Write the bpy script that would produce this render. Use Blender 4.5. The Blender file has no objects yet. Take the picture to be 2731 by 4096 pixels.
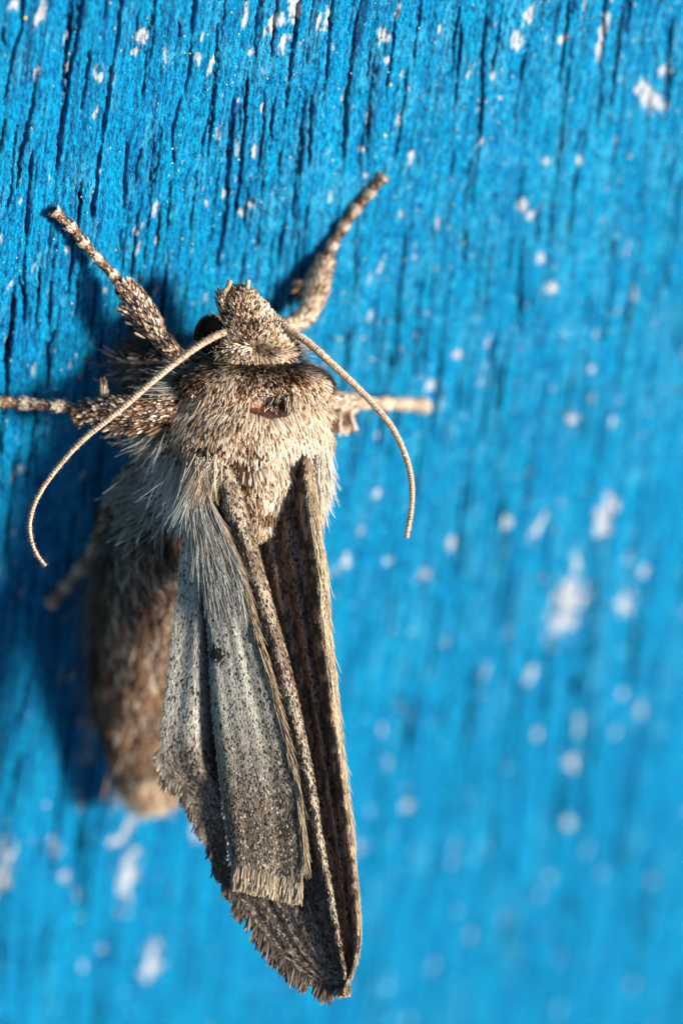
import bpy, bmesh, math
import numpy as np
from mathutils import Vector, Matrix

rng = np.random.default_rng(7)
C = bpy.context.scene.collection
SC = bpy.context.scene
SC.unit_settings.scale_length = 0.01          # 1 unit = 1 cm: the moth is about 22 mm long

# ------------------------------------------------------------------ frame of the view
# q-frame: origin at the middle of the plane of focus, x right, y up, z towards the camera,
# in steps of 8 micrometres; S turns it into scene units.
S = 0.0008
DQ = 20.0 / S                                  # lens to plane of focus, 200 mm
K, GX, GY, Y0 = 0.66, 0.57, 0.82, 900.0        # slope of the board against the plane of focus

def plane_z(x, y):
    return -K * (GX * (x + 1365.5) + GY * (2048.0 - y - Y0))

def P(X, Y, d):
    f = 1.0 + d / DQ
    return np.array([(X - 1365.5) * f, (2048.0 - Y) * f, -d])

def PA(a):
    a = np.asarray(a, float)
    f = 1.0 + a[:, 2] / DQ
    return np.stack([(a[:, 0] - 1365.5) * f, (2048.0 - a[:, 1]) * f, -a[:, 2]], 1)

def px(q):                                     # where a point of the q-frame shows
    f = 1.0 - q[..., 2] / DQ
    return q[..., 0] / f + 1365.5, 2048.0 - q[..., 1] / f

def wall_d(X, Y):
    d = 0.0
    for _ in range(12):
        f = 1.0 + d / DQ
        d = -plane_z((X - 1365.5) * f, (2048.0 - Y) * f)
    return d

def wall_q(X, Y):
    return P(X, Y, wall_d(X, Y))

NQ = np.array([K * GX, -K * GY, 1.0]); NQ /= np.linalg.norm(NQ)
g = wall_q(492, 0) - wall_q(385, 830)          # along the grain
YQ = g - NQ * (g @ NQ); YQ /= np.linalg.norm(YQ)
XQ = np.cross(YQ, NQ)
R = np.stack([XQ, YQ, NQ])                     # q-frame -> world (board lies level, z = its normal)
Q0 = wall_q(900, 2000)

def W(q):
    return (np.asarray(q) - Q0) @ R.T * S

# ------------------------------------------------------------------ camera, sky, sun, exposure
cam_d = bpy.data.cameras.new('camera'); cam = bpy.data.objects.new('camera', cam_d); C.objects.link(cam)
m4 = Matrix([list(R[i]) + [0] for i in range(3)] + [[0, 0, 0, 1]])
m4.translation = Vector(W(np.array([0, 0, DQ])))
cam.matrix_world = m4
cam_d.sensor_fit = 'VERTICAL'; cam_d.sensor_height = 36.0; cam_d.sensor_width = 24.0
cam_d.lens = 36.0 * 20.0 / (4096 * S)
cam_d.clip_start = 0.5; cam_d.clip_end = 500.0
cam_d.dof.use_dof = True
cam_d.dof.focus_distance = 20.0
APERTURE = 0.042 * 20.0                        # opening across, in cm
cam_d.dof.aperture_fstop = cam_d.lens * 1e-3 / APERTURE
SC.camera = cam
SC.render.resolution_x, SC.render.resolution_y = 682, 1024

LQ = np.array([0.80, -0.10, 0.60]); LQ /= np.linalg.norm(LQ)
LW = R @ LQ
world = bpy.data.worlds.new('World'); SC.world = world; world.use_nodes = True
nt = world.node_tree; nt.nodes.clear()
sky = nt.nodes.new('ShaderNodeTexSky'); sky.sky_type = 'NISHITA'; sky.sun_disc = False
sky.sun_elevation = math.asin(LW[2]); sky.sun_rotation = math.atan2(LW[0], LW[1])
bg = nt.nodes.new('ShaderNodeBackground'); bg.inputs['Strength'].default_value = 0.05
wo = nt.nodes.new('ShaderNodeOutputWorld')
nt.links.new(sky.outputs[0], bg.inputs[0]); nt.links.new(bg.outputs[0], wo.inputs[0])
sun_d = bpy.data.lights.new('sun', 'SUN'); sun_d.energy = 5.0; sun_d.angle = math.radians(11.0)
sun_d.color = (1.0, 0.94, 0.86)
sun = bpy.data.objects.new('sun', sun_d); C.objects.link(sun)
sun.rotation_euler = Vector(LW).to_track_quat('Z', 'Y').to_euler()
sun.location = Vector(LW * 30)
SC.view_settings.view_transform = 'Standard'; SC.view_settings.look = 'None'
SC.view_settings.exposure = 0.75; SC.view_settings.gamma = 1.0
SC.view_settings.use_curve_mapping = False
SC.render.engine = 'CYCLES'

# ------------------------------------------------------------------ helpers
def nrm(a):
    return a / np.maximum(np.linalg.norm(a, axis=-1, keepdims=True), 1e-9)

def hsh(ix, iy, seed):
    h = (ix.astype(np.int64) * 374761393 + iy.astype(np.int64) * 668265263 + seed * 974711) & 0xffffffff
    h = ((h ^ (h >> 13)) * 1274126177) & 0xffffffff
    h = (h ^ (h >> 16)) & 0xffffffff
    return h / 4294967295.0

def vn(x, y, seed=0):                          # smooth value noise 0..1
    x = np.asarray(x, float); y = np.asarray(y, float)
    ix = np.floor(x); iy = np.floor(y); fx = x - ix; fy = y - iy
    fx = fx * fx * (3 - 2 * fx); fy = fy * fy * (3 - 2 * fy)
    a = hsh(ix, iy, seed); b = hsh(ix + 1, iy, seed); c = hsh(ix, iy + 1, seed); d = hsh(ix + 1, iy + 1, seed)
    return (a * (1 - fx) + b * fx) * (1 - fy) + (c * (1 - fx) + d * fx) * fy

def sstep(a, b, x):
    t = np.clip((x - a) / (b - a), 0, 1)
    return t * t * (3 - 2 * t)

def mesh_from(name, vq, faces, smooth=True, world_in=False):
    """faces: (N,4) or (N,3) array or list of such arrays"""
    if not isinstance(faces, (list, tuple)): faces = [faces]
    v = vq if world_in else W(vq) - MOTH
    me = bpy.data.meshes.new(name)
    loops = np.concatenate([f.ravel() for f in faces]).astype(np.int32)
    tot = np.concatenate([np.full(len(f), f.shape[1]) for f in faces]).astype(np.int32)
    start = np.concatenate([[0], np.cumsum(tot)[:-1]]).astype(np.int32)
    me.vertices.add(len(v)); me.vertices.foreach_set('co', v.astype(np.float32).ravel())
    me.loops.add(len(loops)); me.loops.foreach_set('vertex_index', loops)
    me.polygons.add(len(tot)); me.polygons.foreach_set('loop_start', start)
    me.polygons.foreach_set('loop_total', tot)
    me.polygons.foreach_set('use_smooth', np.full(len(tot), smooth))
    me.update(calc_edges=True)
    return me

def add_col(me, col, name='tint'):
    a = me.color_attributes.new(name, 'FLOAT_COLOR', 'POINT')
    c = np.ones((len(me.vertices), 4), np.float32); c[:, :3] = col
    a.data.foreach_set('color', c.ravel())

def add_f(me, val, name):
    a = me.attributes.new(name, 'FLOAT', 'POINT')
    a.data.foreach_set('value', np.asarray(val, np.float32))

def link(name, me, mat, parent=None, kind=None, label=None):
    o = bpy.data.objects.new(name, me); C.objects.link(o)
    if mat is not None: me.materials.append(mat)
    if parent is not None: o.parent = parent
    if kind: o['kind'] = kind
    if label: o['label'] = label
    return o

MOTH = W(wall_q(900, 2000))                    # the moth's base, on the board

# ------------------------------------------------------------------ materials
def newmat(name):
    m = bpy.data.materials.new(name); m.use_nodes = True
    n = m.node_tree.nodes; b = n['Principled BSDF']
    return m, m.node_tree, n, b

def attr_mat(name, rough=0.55, spec=0.35, transl=0.2, grain=0.0, scale=60.0):
    m, t, n, b = newmat(name)
    a = n.new('ShaderNodeAttribute'); a.attribute_name = 'tint'
    col = a.outputs['Color']
    if grain > 0:
        tc = n.new('ShaderNodeTexCoord')
        nz = n.new('ShaderNodeTexNoise'); nz.inputs['Scale'].default_value = scale; nz.inputs['Detail'].default_value = 4
        t.links.new(tc.outputs['Object'], nz.inputs['Vector'])
        mr = n.new('ShaderNodeMapRange'); mr.inputs[1].default_value = 0.3; mr.inputs[2].default_value = 0.7
        mr.inputs[3].default_value = 1 - grain; mr.inputs[4].default_value = 1 + grain
        t.links.new(nz.outputs[0], mr.inputs[0])
        mx = n.new('ShaderNodeMix'); mx.data_type = 'RGBA'; mx.blend_type = 'MULTIPLY'; mx.inputs[0].default_value = 1
        t.links.new(col, mx.inputs[6]); t.links.new(mr.outputs[0], mx.inputs[7]); col = mx.outputs[2]
        bp = n.new('ShaderNodeBump'); bp.inputs['Strength'].default_value = 0.4; bp.inputs['Distance'].default_value = 0.004
        t.links.new(nz.outputs[0], bp.inputs['Height']); t.links.new(bp.outputs[0], b.inputs['Normal'])
    t.links.new(col, b.inputs['Base Color'])
    b.inputs['Roughness'].default_value = rough
    b.inputs['Specular IOR Level'].default_value = spec
    if transl > 0:
        tr = n.new('ShaderNodeBsdfTranslucent'); t.links.new(col, tr.inputs['Color'])
        ms = n.new('ShaderNodeMixShader'); ms.inputs[0].default_value = transl
        t.links.new(b.outputs[0], ms.inputs[1]); t.links.new(tr.outputs[0], ms.inputs[2])
        t.links.new(ms.outputs[0], n['Material Output'].inputs['Surface'])
    return m

M_FUR = attr_mat('moth_fur', 0.5, 0.4, 0.22)
M_HAIR = attr_mat('moth_long_hair', 0.42, 0.5, 0.3)
M_SCALE = attr_mat('wing_scales', 0.5, 0.45, 0.12)
M_WING = attr_mat('wing_membrane', 0.6, 0.3, 0.0, 0.35, 45.0)
M_LEG = attr_mat('leg_cuticle', 0.5, 0.35, 0.0, 0.3, 60.0)
M_ANT = attr_mat('antenna_scales', 0.55, 0.35, 0.0, 0.25, 120.0)
M_POLLEN = attr_mat('pollen', 0.5, 0.3, 0.1)

M_BODY = attr_mat('body_cuticle', 0.4, 0.4, 0.0, 0.3, 30.0)

m, t, n, b = newmat('compound_eye'); M_EYE = m
vo = n.new('ShaderNodeTexVoronoi'); vo.inputs['Scale'].default_value = 260
tc = n.new('ShaderNodeTexCoord'); t.links.new(tc.outputs['Object'], vo.inputs['Vector'])
bp = n.new('ShaderNodeBump'); bp.inputs['Strength'].default_value = 0.25; bp.inputs['Distance'].default_value = 0.001
t.links.new(vo.outputs['Distance'], bp.inputs['Height']); t.links.new(bp.outputs[0], b.inputs['Normal'])
b.inputs['Base Color'].default_value = (0.003, 0.003, 0.003, 1); b.inputs['Roughness'].default_value = 0.12; b.inputs['Specular IOR Level'].default_value = 0.03

# ------------------------------------------------------------------ the board
def bxy(X, Y):                                 # board coordinates (q steps) of what shows at X, Y
    r = (wall_q(X, Y) - Q0) @ R.T
    return r[0], r[1]

cor = np.array([bxy(X, Y) for X in (0, 2731) for Y in (0, 4096)])
x0, y0 = cor.min(0) - 120; x1, y1 = cor.max(0) + 120
def steps(a, b_, st, pad, n):
    core = np.arange(a, b_ + st, st)
    k = (np.arange(1, n + 1) / n) ** 2 * pad
    return np.concatenate([core[0] - k[::-1], core, core[-1] + k])
gx = steps(x0, x1, 4.5, 2600, 40); gy = steps(y0, y1, 8.0, 2600, 40)
BX, BY = np.meshgrid(gx, gy)
wob = (vn(BX / 260, BY / 700, 3) - 0.5) * 40 + (vn(BX / 90, BY / 400, 4) - 0.5) * 8
GXW = BX + wob                                  # the grain wanders a little
H = (vn(GXW / 150, BY / 1500, 11) - 0.5) * 26
H += (vn(GXW / 40, BY / 900, 12) - 0.5) * 12
H += (vn(GXW / 17, BY / 420, 13) - 0.5) * 11
H += (vn(GXW / 9, BY / 120, 14) - 0.5) * 9
H += (vn(BX / 12, BY / 22, 15) - 0.5) * 9.0
H += (vn(BX / 60, BY / 160, 16) - 0.5) * 6
CRK = np.zeros_like(H); FLK = np.zeros_like(H); PALE = np.zeros_like(H)

def crack(pts, w, depth, jag=1.0, seed=0):
    """pts: where it shows; a groove of half width w along it"""
    p = np.array([bxy(*a) for a in pts]); p = p[np.argsort(p[:, 1])]
    lo, hi = p[0, 1], p[-1, 1]
    j0, j1 = np.searchsorted(gy, [lo - 40, hi + 40])
    i0, i1 = np.searchsorted(gx, [p[:, 0].min() - 130, p[:, 0].max() + 130])
    if j1 <= j0 or i1 <= i0: return
    yy = gy[j0:j1]
    xc = np.interp(yy, p[:, 1], p[:, 0]) + (vn(yy / 34, yy * 0 + seed, 21) - 0.5) * 7 * jag + (vn(yy / 14, yy * 0 + seed, 24) - 0.5) * 5 * jag + (vn(yy / 130, yy * 0 + seed, 22) - 0.5) * 9 * jag
    ww = w * (0.35 + 0.95 * vn(yy / 90, yy * 0 + seed, 23)) * np.clip(np.minimum(yy - lo + 10, hi + 10 - yy) / 70, 0, 1)
    dx = np.abs(gx[None, i0:i1] - xc[:, None])
    k = np.clip(1 - dx / np.maximum(ww[:, None], 0.01), 0, 1)
    k = sstep(0, 0.7, k)
    H[j0:j1, i0:i1] -= k * depth
    # the paint sinks towards the crack and lifts at one lip
    H[j0:j1, i0:i1] -= np.exp(-(dx / (ww[:, None] * 2.6 + 6)) ** 2) * depth * 0.07
    CRK[j0:j1, i0:i1] = np.maximum(CRK[j0:j1, i0:i1], k)

cracks = [
 ([(105,-60),(87,113),(61,190),(44,300),(20,420)],9,60),
 ([(497,-60),(470,130),(436,350),(405,590),(379,785),(368,900)],12,90),
 ([(340,-60),(305,175),(274,366),(248,540),(231,680)],8,60),
 ([(140,330),(131,418),(113,514),(83,645),(70,740)],9,70),
 ([(135,600),(113,784),(108,900),(100,1107),(106,1190),(100,1300)],8,80),
 ([(795,-60),(767,157),(758,287),(740,400)],8,70), ([(712,415),(693,540),(697,662)],7,70),
 ([(690,720),(680,820),(671,910)],7,60), ([(880,100),(871,226),(858,348),(836,488),(800,620)],8,60),
 ([(790,660),(775,800),(765,930)],7,50), ([(941,392),(923,523),(915,767),(906,897),(885,1000),(871,1090)],9,95),
 ([(1050,-60),(1028,131),(1024,230)],7,60), ([(1208,-60),(1176,174),(1163,305),(1132,540)],8,60),
 ([(1340,-60),(1315,174),(1298,390)],7,55), ([(1246,375),(1241,540),(1237,680)],7,55),
 ([(512,560),(501,697),(505,870)],8,70), ([(630,-60),(618,174),(601,280)],6,50),
 ([(1460,-60),(1410,209),(1383,418),(1370,640)],8,65), ([(1600,-60),(1571,174),(1540,400)],8,60),
 ([(1627,287),(1606,505),(1584,660)],8,55), ([(1700,-60),(1662,174),(1655,280)],7,50),
 ([(1848,0),(1819,200),(1806,320)],8,55), ([(1960,-60),(1932,244),(1920,560)],8,60),
 ([(2012,20),(1993,174),(1967,310)],9,60), ([(2285,-60),(2254,200),(2235,330)],8,55),
 ([(2425,-60),(2402,331),(2380,520)],9,60), ([(2530,-60),(2510,150)],8,50), ([(2690,60),(2670,330),(2660,480)],10,60),
 ([(84,1117),(105,1194),(102,1280)],7,60), ([(207,1120),(204,1320)],8,60), ([(56,1270),(36,1388),(36,1515),(22,1600)],9,70),
 ([(226,1320),(196,1403),(191,1560)],8,60), ([(330,1010),(311,1160)],8,55), ([(492,910),(482,1060)],7,55),
 ([(590,1120),(586,1220)],7,50), ([(410,1320),(403,1470)],9,60), ([(426,1470),(424,1620)],9,60),
 ([(300,1560),(296,1660)],8,50), ([(15,1620),(5,1760),(8,1990)],9,60), ([(155,1740),(140,1900)],9,50),
 ([(1510,1180),(1490,1420)],9,45), ([(1870,900),(1850,1090)],9,45), ([(2090,930),(2070,1280)],10,50),
 ([(1600,1350),(1590,1500)],9,45), ([(2290,1500),(2270,1640)],10,45), ([(1990,1430),(1985,1660)],10,45),
 ([(300,2850),(250,3100),(210,3500)],12,60), ([(120,2700),(60,2950)],12,55), ([(370,3080),(340,3300),(320,3620)],12,60),
 ([(180,1900),(165,2050)],10,50), ([(90,3000),(30,3260)],12,50), ([(2310,2700),(2290,2790)],22,70), ([(2275,3560),(2262,3630)],20,60),
]
for i, (p, w, dp) in enumerate(cracks): crack(p, w * 0.9, dp * 1.25, 1.0, i * 7)
r2 = np.random.default_rng(11)
for i in range(330):
    X = r2.uniform(-60, 2790); Y = r2.uniform(-100, 4150)
    if 500 < X < 1400 and 1100 < Y < 3900: continue
    Lc = r2.uniform(120, 520); s = r2.uniform(-0.13, -0.09)
    crack([(X, Y), (X + s * Lc * 0.5 + r2.normal(0, 4), Y + Lc * 0.5), (X + s * Lc, Y + Lc)], r2.uniform(3.8, 7), r2.uniform(18, 60), 1.0, 500 + i * 3)

ed1 = vn(BX / 16, BY / 34, 31) - 0.5; ed2 = vn(BX / 7, BY / 12, 32) - 0.5
def flake(X, Y, w, h, a=0.0, amt=1.0, pale=False):
    cx, cy = bxy(X, Y)
    rr = max(w, h) * 1.3 + 40
    i0, i1 = np.searchsorted(gx, [cx - rr, cx + rr]); j0, j1 = np.searchsorted(gy, [cy - rr, cy + rr])
    if j1 <= j0 or i1 <= i0: return
    sl = (slice(j0, j1), slice(i0, i1))
    dx = BX[sl] - cx; dy = BY[sl] - cy
    ca, sa = math.cos(math.radians(a)), math.sin(math.radians(a))
    u = (dx * ca + dy * sa) / (w * 0.5); v = (-dx * sa + dy * ca) / (h * 0.5)
    r = np.sqrt(u * u + v * v) + ed1[sl] * 1.5 + ed2[sl] * 0.8
    k = sstep(1.1, 0.75, r) * amt
    T = PALE if pale else FLK
    T[sl] = np.maximum(T[sl], k)

flakes = [
 (1180,40,50,190,-6),(1092,95,45,110,-14),(1140,160,28,100,-6),(575,150,45,100,-18),(548,210,30,40,-40),(405,285,26,70,-4),(150,290,18,60,-4),
 (845,262,26,80,-8),(792,232,34,60,-4),(1130,60,20,80,-6),(985,60,24,90,-6),(810,150,14,40,0),(1310,60,30,110,-8),(1270,90,14,70,-6),(1010,210,24,30,0),
 (160,60,30,120,-8),(60,20,30,50,0),(380,440,12,60,-4),(625,830,20,95,-8),(548,935,34,40,10),(628,965,12,40,0),(630,1160,20,60,-8),(425,1165,30,24,0),(268,1000,16,30,0),
 (970,860,30,40,0),(900,770,14,60,0),(1020,600,16,50,0),(830,810,20,30,0),(1000,820,30,24,0),(1320,610,30,16,0),
 (2071,160,44,90,8),(2120,60,40,60,-20),(2416,120,30,190,-4),(2603,385,90,150,52),(2651,290,60,44,0),(2085,826,46,70,10),(2120,868,34,40,0),
 (1888,279,20,66,-3),(1967,300,28,34,0),(2185,646,40,32,0),(1592,479,24,40,0),(1549,237,30,32,0),(1531,142,42,60,0),(1588,35,20,90,-6),(1760,120,18,50,0),(1650,640,24,60,0),
 (2320,640,22,30,0),(2430,760,26,44,0),(2250,160,40,40,0),(1450,600,22,34,0),(1610,860,20,30,0),(1460,700,20,26,0),(2000,390,30,24,0),
 (2197,1152,60,46,10),(1727,1544,48,50,0),(2150,2101,40,120,-24),(2411,2084,62,210,0),(2289,1675,64,34,5),(2450,1684,38,46,0),(2160,1035,34,44,0),
 (1383,2240,34,90,0),(1836,1422,38,36,0),(1800,2165,26,70,0),(1505,1970,24,34,0),(1453,1353,22,22,0),(2028,2075,40,60,0),(2245,2000,32,40,0),
 (2271,2415,120,290,-6),(2306,2275,40,80,-4),(2498,2409,62,115,0),(2576,2283,36,40,0),(2123,2690,40,90,-14),(2485,2775,34,60,0),(2559,2849,50,70,8),
 (2315,2896,34,90,0),(2284,3044,54,76,0),(2267,3284,40,44,0),(1636,3227,40,46,0),(1810,3454,30,36,0),(2193,3501,26,30,0),(1701,2300,32,54,0),(1649,2870,22,50,-20),
 (2150,2936,28,36,0),(2454,2923,26,36,0),(2032,2522,16,54,0),(2363,1475,30,30,0),(2223,2119,26,30,0),(1649,2526,22,22,0),(1549,2244,24,28,0),
 (16,3471,70,250,0),(219,3382,36,110,0),(267,3516,32,60,0),(356,2990,48,180,0),(416,2994,32,50,0),(318,3185,26,40,0),(188,3210,22,22,0),(509,3522,72,240,0),
 (470,3370,50,50,0),(521,3290,36,130,-12),(610,3853,84,150,-4),(407,3796,32,32,0),(790,3300,40,120,0),(60,1920,24,60,0),(90,1880,18,30,0),
]
for f in flakes: flake(*f)
r3 = np.random.default_rng(5)
for i in range(520):                            # little chips and scuffs all over
    X = r3.uniform(-50, 2780); Y = r3.uniform(-80, 4150); big = r3.random() ** 3
    flake(X, Y, 5 + 13 * big, 10 + 60 * big, r3.uniform(-15, 8), r3.uniform(0.5, 1.0))
for i in range(700):                            # worn, chalky paint
    X = r3.uniform(900, 2800) if i % 3 else r3.uniform(-50, 2780); Y = r3.uniform(-80, 2700) if i % 4 else r3.uniform(-80, 4150)
    flake(X, Y, r3.uniform(16, 80), r3.uniform(50, 240), r3.uniform(-12, 2), r3.uniform(0.2, 0.8), True)
for i in range(1500):                           # fine chalky streaks
    X = r3.uniform(700, 2800) if i % 3 else r3.uniform(-50, 2780); Y = r3.uniform(-80, 1900) if i % 4 else r3.uniform(-80, 4150)
    flake(X, Y, r3.uniform(8, 20), r3.uniform(18, 70), r3.uniform(-12, 2), r3.uniform(0.35, 1.0), True)
H -= FLK * 7
edge = np.abs(ed2)
BW = np.stack([BX, BY, H], -1).reshape(-1, 3) * S
nx_, ny_ = len(gx), len(gy)
idx = np.arange(nx_ * ny_).reshape(ny_, nx_)
F = np.stack([idx[:-1, :-1], idx[:-1, 1:], idx[1:, 1:], idx[1:, :-1]], -1).reshape(-1, 4)
# sides and underside of the board
ring = np.concatenate([idx[0, :], idx[1:, -1], idx[-1, -2::-1], idx[-2:0:-1, 0]])
low = BW[ring].copy(); low[:, 2] = -1.6
nb = len(BW); rl = nb + np.arange(len(ring)); nxt = np.roll(np.arange(len(ring)), -1)
F2 = np.stack([ring, rl, rl[nxt], ring[nxt]], 1)[:, ::-1]
cidx = [nb, nb + nx_ - 1, nb + nx_ + ny_ - 2, nb + 2 * nx_ + ny_ - 3]
F3 = np.array([cidx[::-1]])
V = np.concatenate([BW, low])
me = mesh_from('painted_board', V, [F, F2, F3], True, True)
z0 = np.zeros(len(low))
add_f(me, np.concatenate([CRK.ravel(), z0]), 'crack'); add_f(me, np.concatenate([FLK.ravel(), z0]), 'flake'); add_f(me, np.concatenate([PALE.ravel(), z0]), 'pale')

m, t, n, b = newmat('weathered_blue_paint'); M_BOARD = m
L = t.links.new
tc = n.new('ShaderNodeTexCoord')
def mapping(sx, sy, sz):
    mp = n.new('ShaderNodeMapping'); mp.inputs['Scale'].default_value = (sx, sy, sz); L(tc.outputs['Object'], mp.inputs[0]); return mp.outputs[0]
def noise(vec, scale, det=4, rough=0.6):
    z = n.new('ShaderNodeTexNoise'); z.inputs['Scale'].default_value = scale; z.inputs['Detail'].default_value = det; z.inputs['Roughness'].default_value = rough
    L(vec, z.inputs['Vector']); return z.outputs[0]
def ramp(fac, stops):
    c = n.new('ShaderNodeValToRGB'); e = c.color_ramp.elements
    e[0].position, e[0].color = stops[0][0], (*stops[0][1], 1); e[1].position, e[1].color = stops[-1][0], (*stops[-1][1], 1)
    for p_, c_ in stops[1:-1]:
        k = e.new(p_); k.color = (*c_, 1)
    L(fac, c.inputs[0]); return c.outputs[0]
def mix(fac, a, b_, mode='MIX'):
    x = n.new('ShaderNodeMix'); x.data_type = 'RGBA'; x.blend_type = mode
    if isinstance(fac, float): x.inputs[0].default_value = fac
    else: L(fac, x.inputs[0])
    for s_, k in ((a, 6), (b_, 7)):
        if isinstance(s_, tuple): x.inputs[k].default_value = (*s_, 1)
        else: L(s_, x.inputs[k])
    return x.outputs[2]
def attr(nm):
    a = n.new('ShaderNodeAttribute'); a.attribute_name = nm; return a.outputs['Fac']
def maths(op, a, b_):
    x = n.new('ShaderNodeMath'); x.operation = op
    for s_, k in ((a, 0), (b_, 1)):
        if isinstance(s_, (int, float)): x.inputs[k].default_value = s_
        else: L(s_, x.inputs[k])
    return x.outputs[0]
grain = noise(mapping(1, 0.16, 1), 26, 5, 0.65)
broad = noise(mapping(1, 0.14, 1), 9, 3)
fine = noise(mapping(1, 0.5, 1), 110, 4, 0.7)
blue = ramp(grain, [(0.30, (0.0, 0.170, 0.455)), (0.5, (0.0, 0.290, 0.590)), (0.70, (0.0, 0.390, 0.680))])
blue = mix(0.5, blue, ramp(broad, [(0.3, (0.0, 0.175, 0.465)), (0.7, (0.0, 0.390, 0.680))]))
pl = maths('MULTIPLY', attr('pale'), ramp(fine, [(0.35, (0.25, 0.25, 0.25)), (0.65, (1, 1, 1))]))
blue = mix(maths('MULTIPLY', pl, 0.85), blue, (0.10, 0.52, 0.76))
glint_fleck = ramp(noise(mapping(1, 0.42, 1), 150, 3, 0.7), [(0.53, (0, 0, 0)), (0.62, (1, 1, 1))])  # worn high spots, and the paint's sparkle put in as pale colour
blue = mix(maths('MULTIPLY', glint_fleck, 0.75), blue, (0.0, 0.60, 0.86))
dent_shade = ramp(noise(mapping(1, 0.30, 1), 105, 4, 0.75), [(0.40, (1, 1, 1)), (0.49, (0, 0, 0))])  # shade of small dents painted into the colour as darker blue
blue = mix(maths('MULTIPLY', dent_shade, 0.85), blue, (0.0, 0.055, 0.21))
line = ramp(noise(mapping(1, 0.03, 1), 48, 3, 0.6), [(0.34, (1, 1, 1)), (0.40, (0, 0, 0))])
blue = mix(maths('MULTIPLY', line, 0.75), blue, (0.0, 0.040, 0.15))
bare = ramp(noise(mapping(1, 0.12, 1), 60, 4), [(0.27, (0.42, 0.33, 0.28)), (0.42, (0.62, 0.66, 0.70)), (0.7, (0.74, 0.82, 0.88))])
col = mix(attr('flake'), blue, bare)
woodc = ramp(fine, [(0.3, (0.006, 0.006, 0.007)), (0.7, (0.026, 0.020, 0.016))])
ck = n.new('ShaderNodeMapRange'); ck.inputs[1].default_value = 0.22; ck.inputs[2].default_value = 0.65
L(attr('crack'), ck.inputs[0])
col = mix(ck.outputs[0], col, woodc)
L(col, b.inputs['Base Color'])
b.inputs['Roughness'].default_value = 0.42; b.inputs['Specular IOR Level'].default_value = 0.2
bp1 = n.new('ShaderNodeBump'); bp1.inputs['Strength'].default_value = 0.8; bp1.inputs['Distance'].default_value = 0.012
L(grain, bp1.inputs['Height'])
bp2 = n.new('ShaderNodeBump'); bp2.inputs['Strength'].default_value = 1.0; bp2.inputs['Distance'].default_value = 0.022
L(fine, bp2.inputs['Height']); L(bp1.outputs[0], bp2.inputs['Normal']); L(bp2.outputs[0], b.inputs['Normal'])
board = link('painted_board', me, M_BOARD, None, 'structure', 'weathered wooden board in chipped bright blue paint with cracks along the grain')

def board_h(bx, by):
    i = np.clip(np.searchsorted(gx, bx), 0, nx_ - 1); j = np.clip(np.searchsorted(gy, by), 0, ny_ - 1)
    return H[j, i]

# pollen and dust lying on the paint
def ico():
    bm = bmesh.new(); bmesh.ops.create_icosphere(bm, subdivisions=1, radius=1.0)
    v = np.array([x.co[:] for x in bm.verts]); f = np.array([[q.index for q in p.verts] for p in bm.faces]); bm.free(); return v, f
iv, iff = ico()
npol = 620
rp = np.random.default_rng(21)
PX = rp.uniform(-60, 2790, npol); PY = rp.uniform(-60, 4150, npol) * np.where(rp.random(npol) < 0.7, 0.42, 1.0)
pc = np.array([bxy(a, c) for a, c in zip(PX, PY)]); rad = rp.uniform(2.0, 4.4, npol) * np.where(rp.random(npol) < 0.06, 1.9, 1.0)
ph = board_h(pc[:, 0], pc[:, 1])
pv = (iv[None] * rad[:, None, None] * rp.uniform(0.8, 1.2, (npol, 1, 3)) + np.stack([pc[:, 0], pc[:, 1], ph + rad * 0.5], 1)[:, None]).reshape(-1, 3) * S
pf = (iff[None] + (np.arange(npol) * len(iv))[:, None, None]).reshape(-1, 3)
me = mesh_from('pollen_dust', pv, pf, True, True)
pcol = np.array([(0.75, 0.62, 0.14), (0.80, 0.74, 0.38), (0.75, 0.76, 0.72)])[rp.choice(3, npol, p=[0.42, 0.33, 0.25])]
add_col(me, np.repeat(pcol, len(iv), 0))
o = link('pollen_dust', me, M_POLLEN, None, 'stuff', 'tiny yellow and white pollen grains scattered over the blue paint'); o['category'] = 'pollen'

# ------------------------------------------------------------------ scale, hair and tube builders
def blades(root, d, nor, ln, wd, cb, ct, droop=0.0, tip=0.35):
    """flat scales: 4 rows of two points"""
    N = len(root); side = nrm(np.cross(d, nor)); up = nrm(np.cross(side, d))
    ts = np.array([0, 0.4, 0.8, 1.0]); ws = np.array([0.45, 0.95, 1.0, tip])
    v = np.zeros((N, 4, 2, 3)); c = np.zeros((N, 4, 2, 3))
    for k in range(4):
        p = root + d * (ln * ts[k])[:, None] - up * (ln * droop * ts[k] ** 2)[:, None]
        for s_ in (0, 1):
            v[:, k, s_] = p + side * (wd * ws[k] * (s_ - 0.5))[:, None]
            c[:, k, s_] = cb * (1 - ts[k]) + ct * ts[k]
    base = (np.arange(N) * 8)[:, None]
    f = np.concatenate([base + np.array([2 * k, 2 * k + 1, 2 * k + 3, 2 * k + 2]) for k in range(3)])
    return v.reshape(-1, 3), f, c.reshape(-1, 3)

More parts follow.
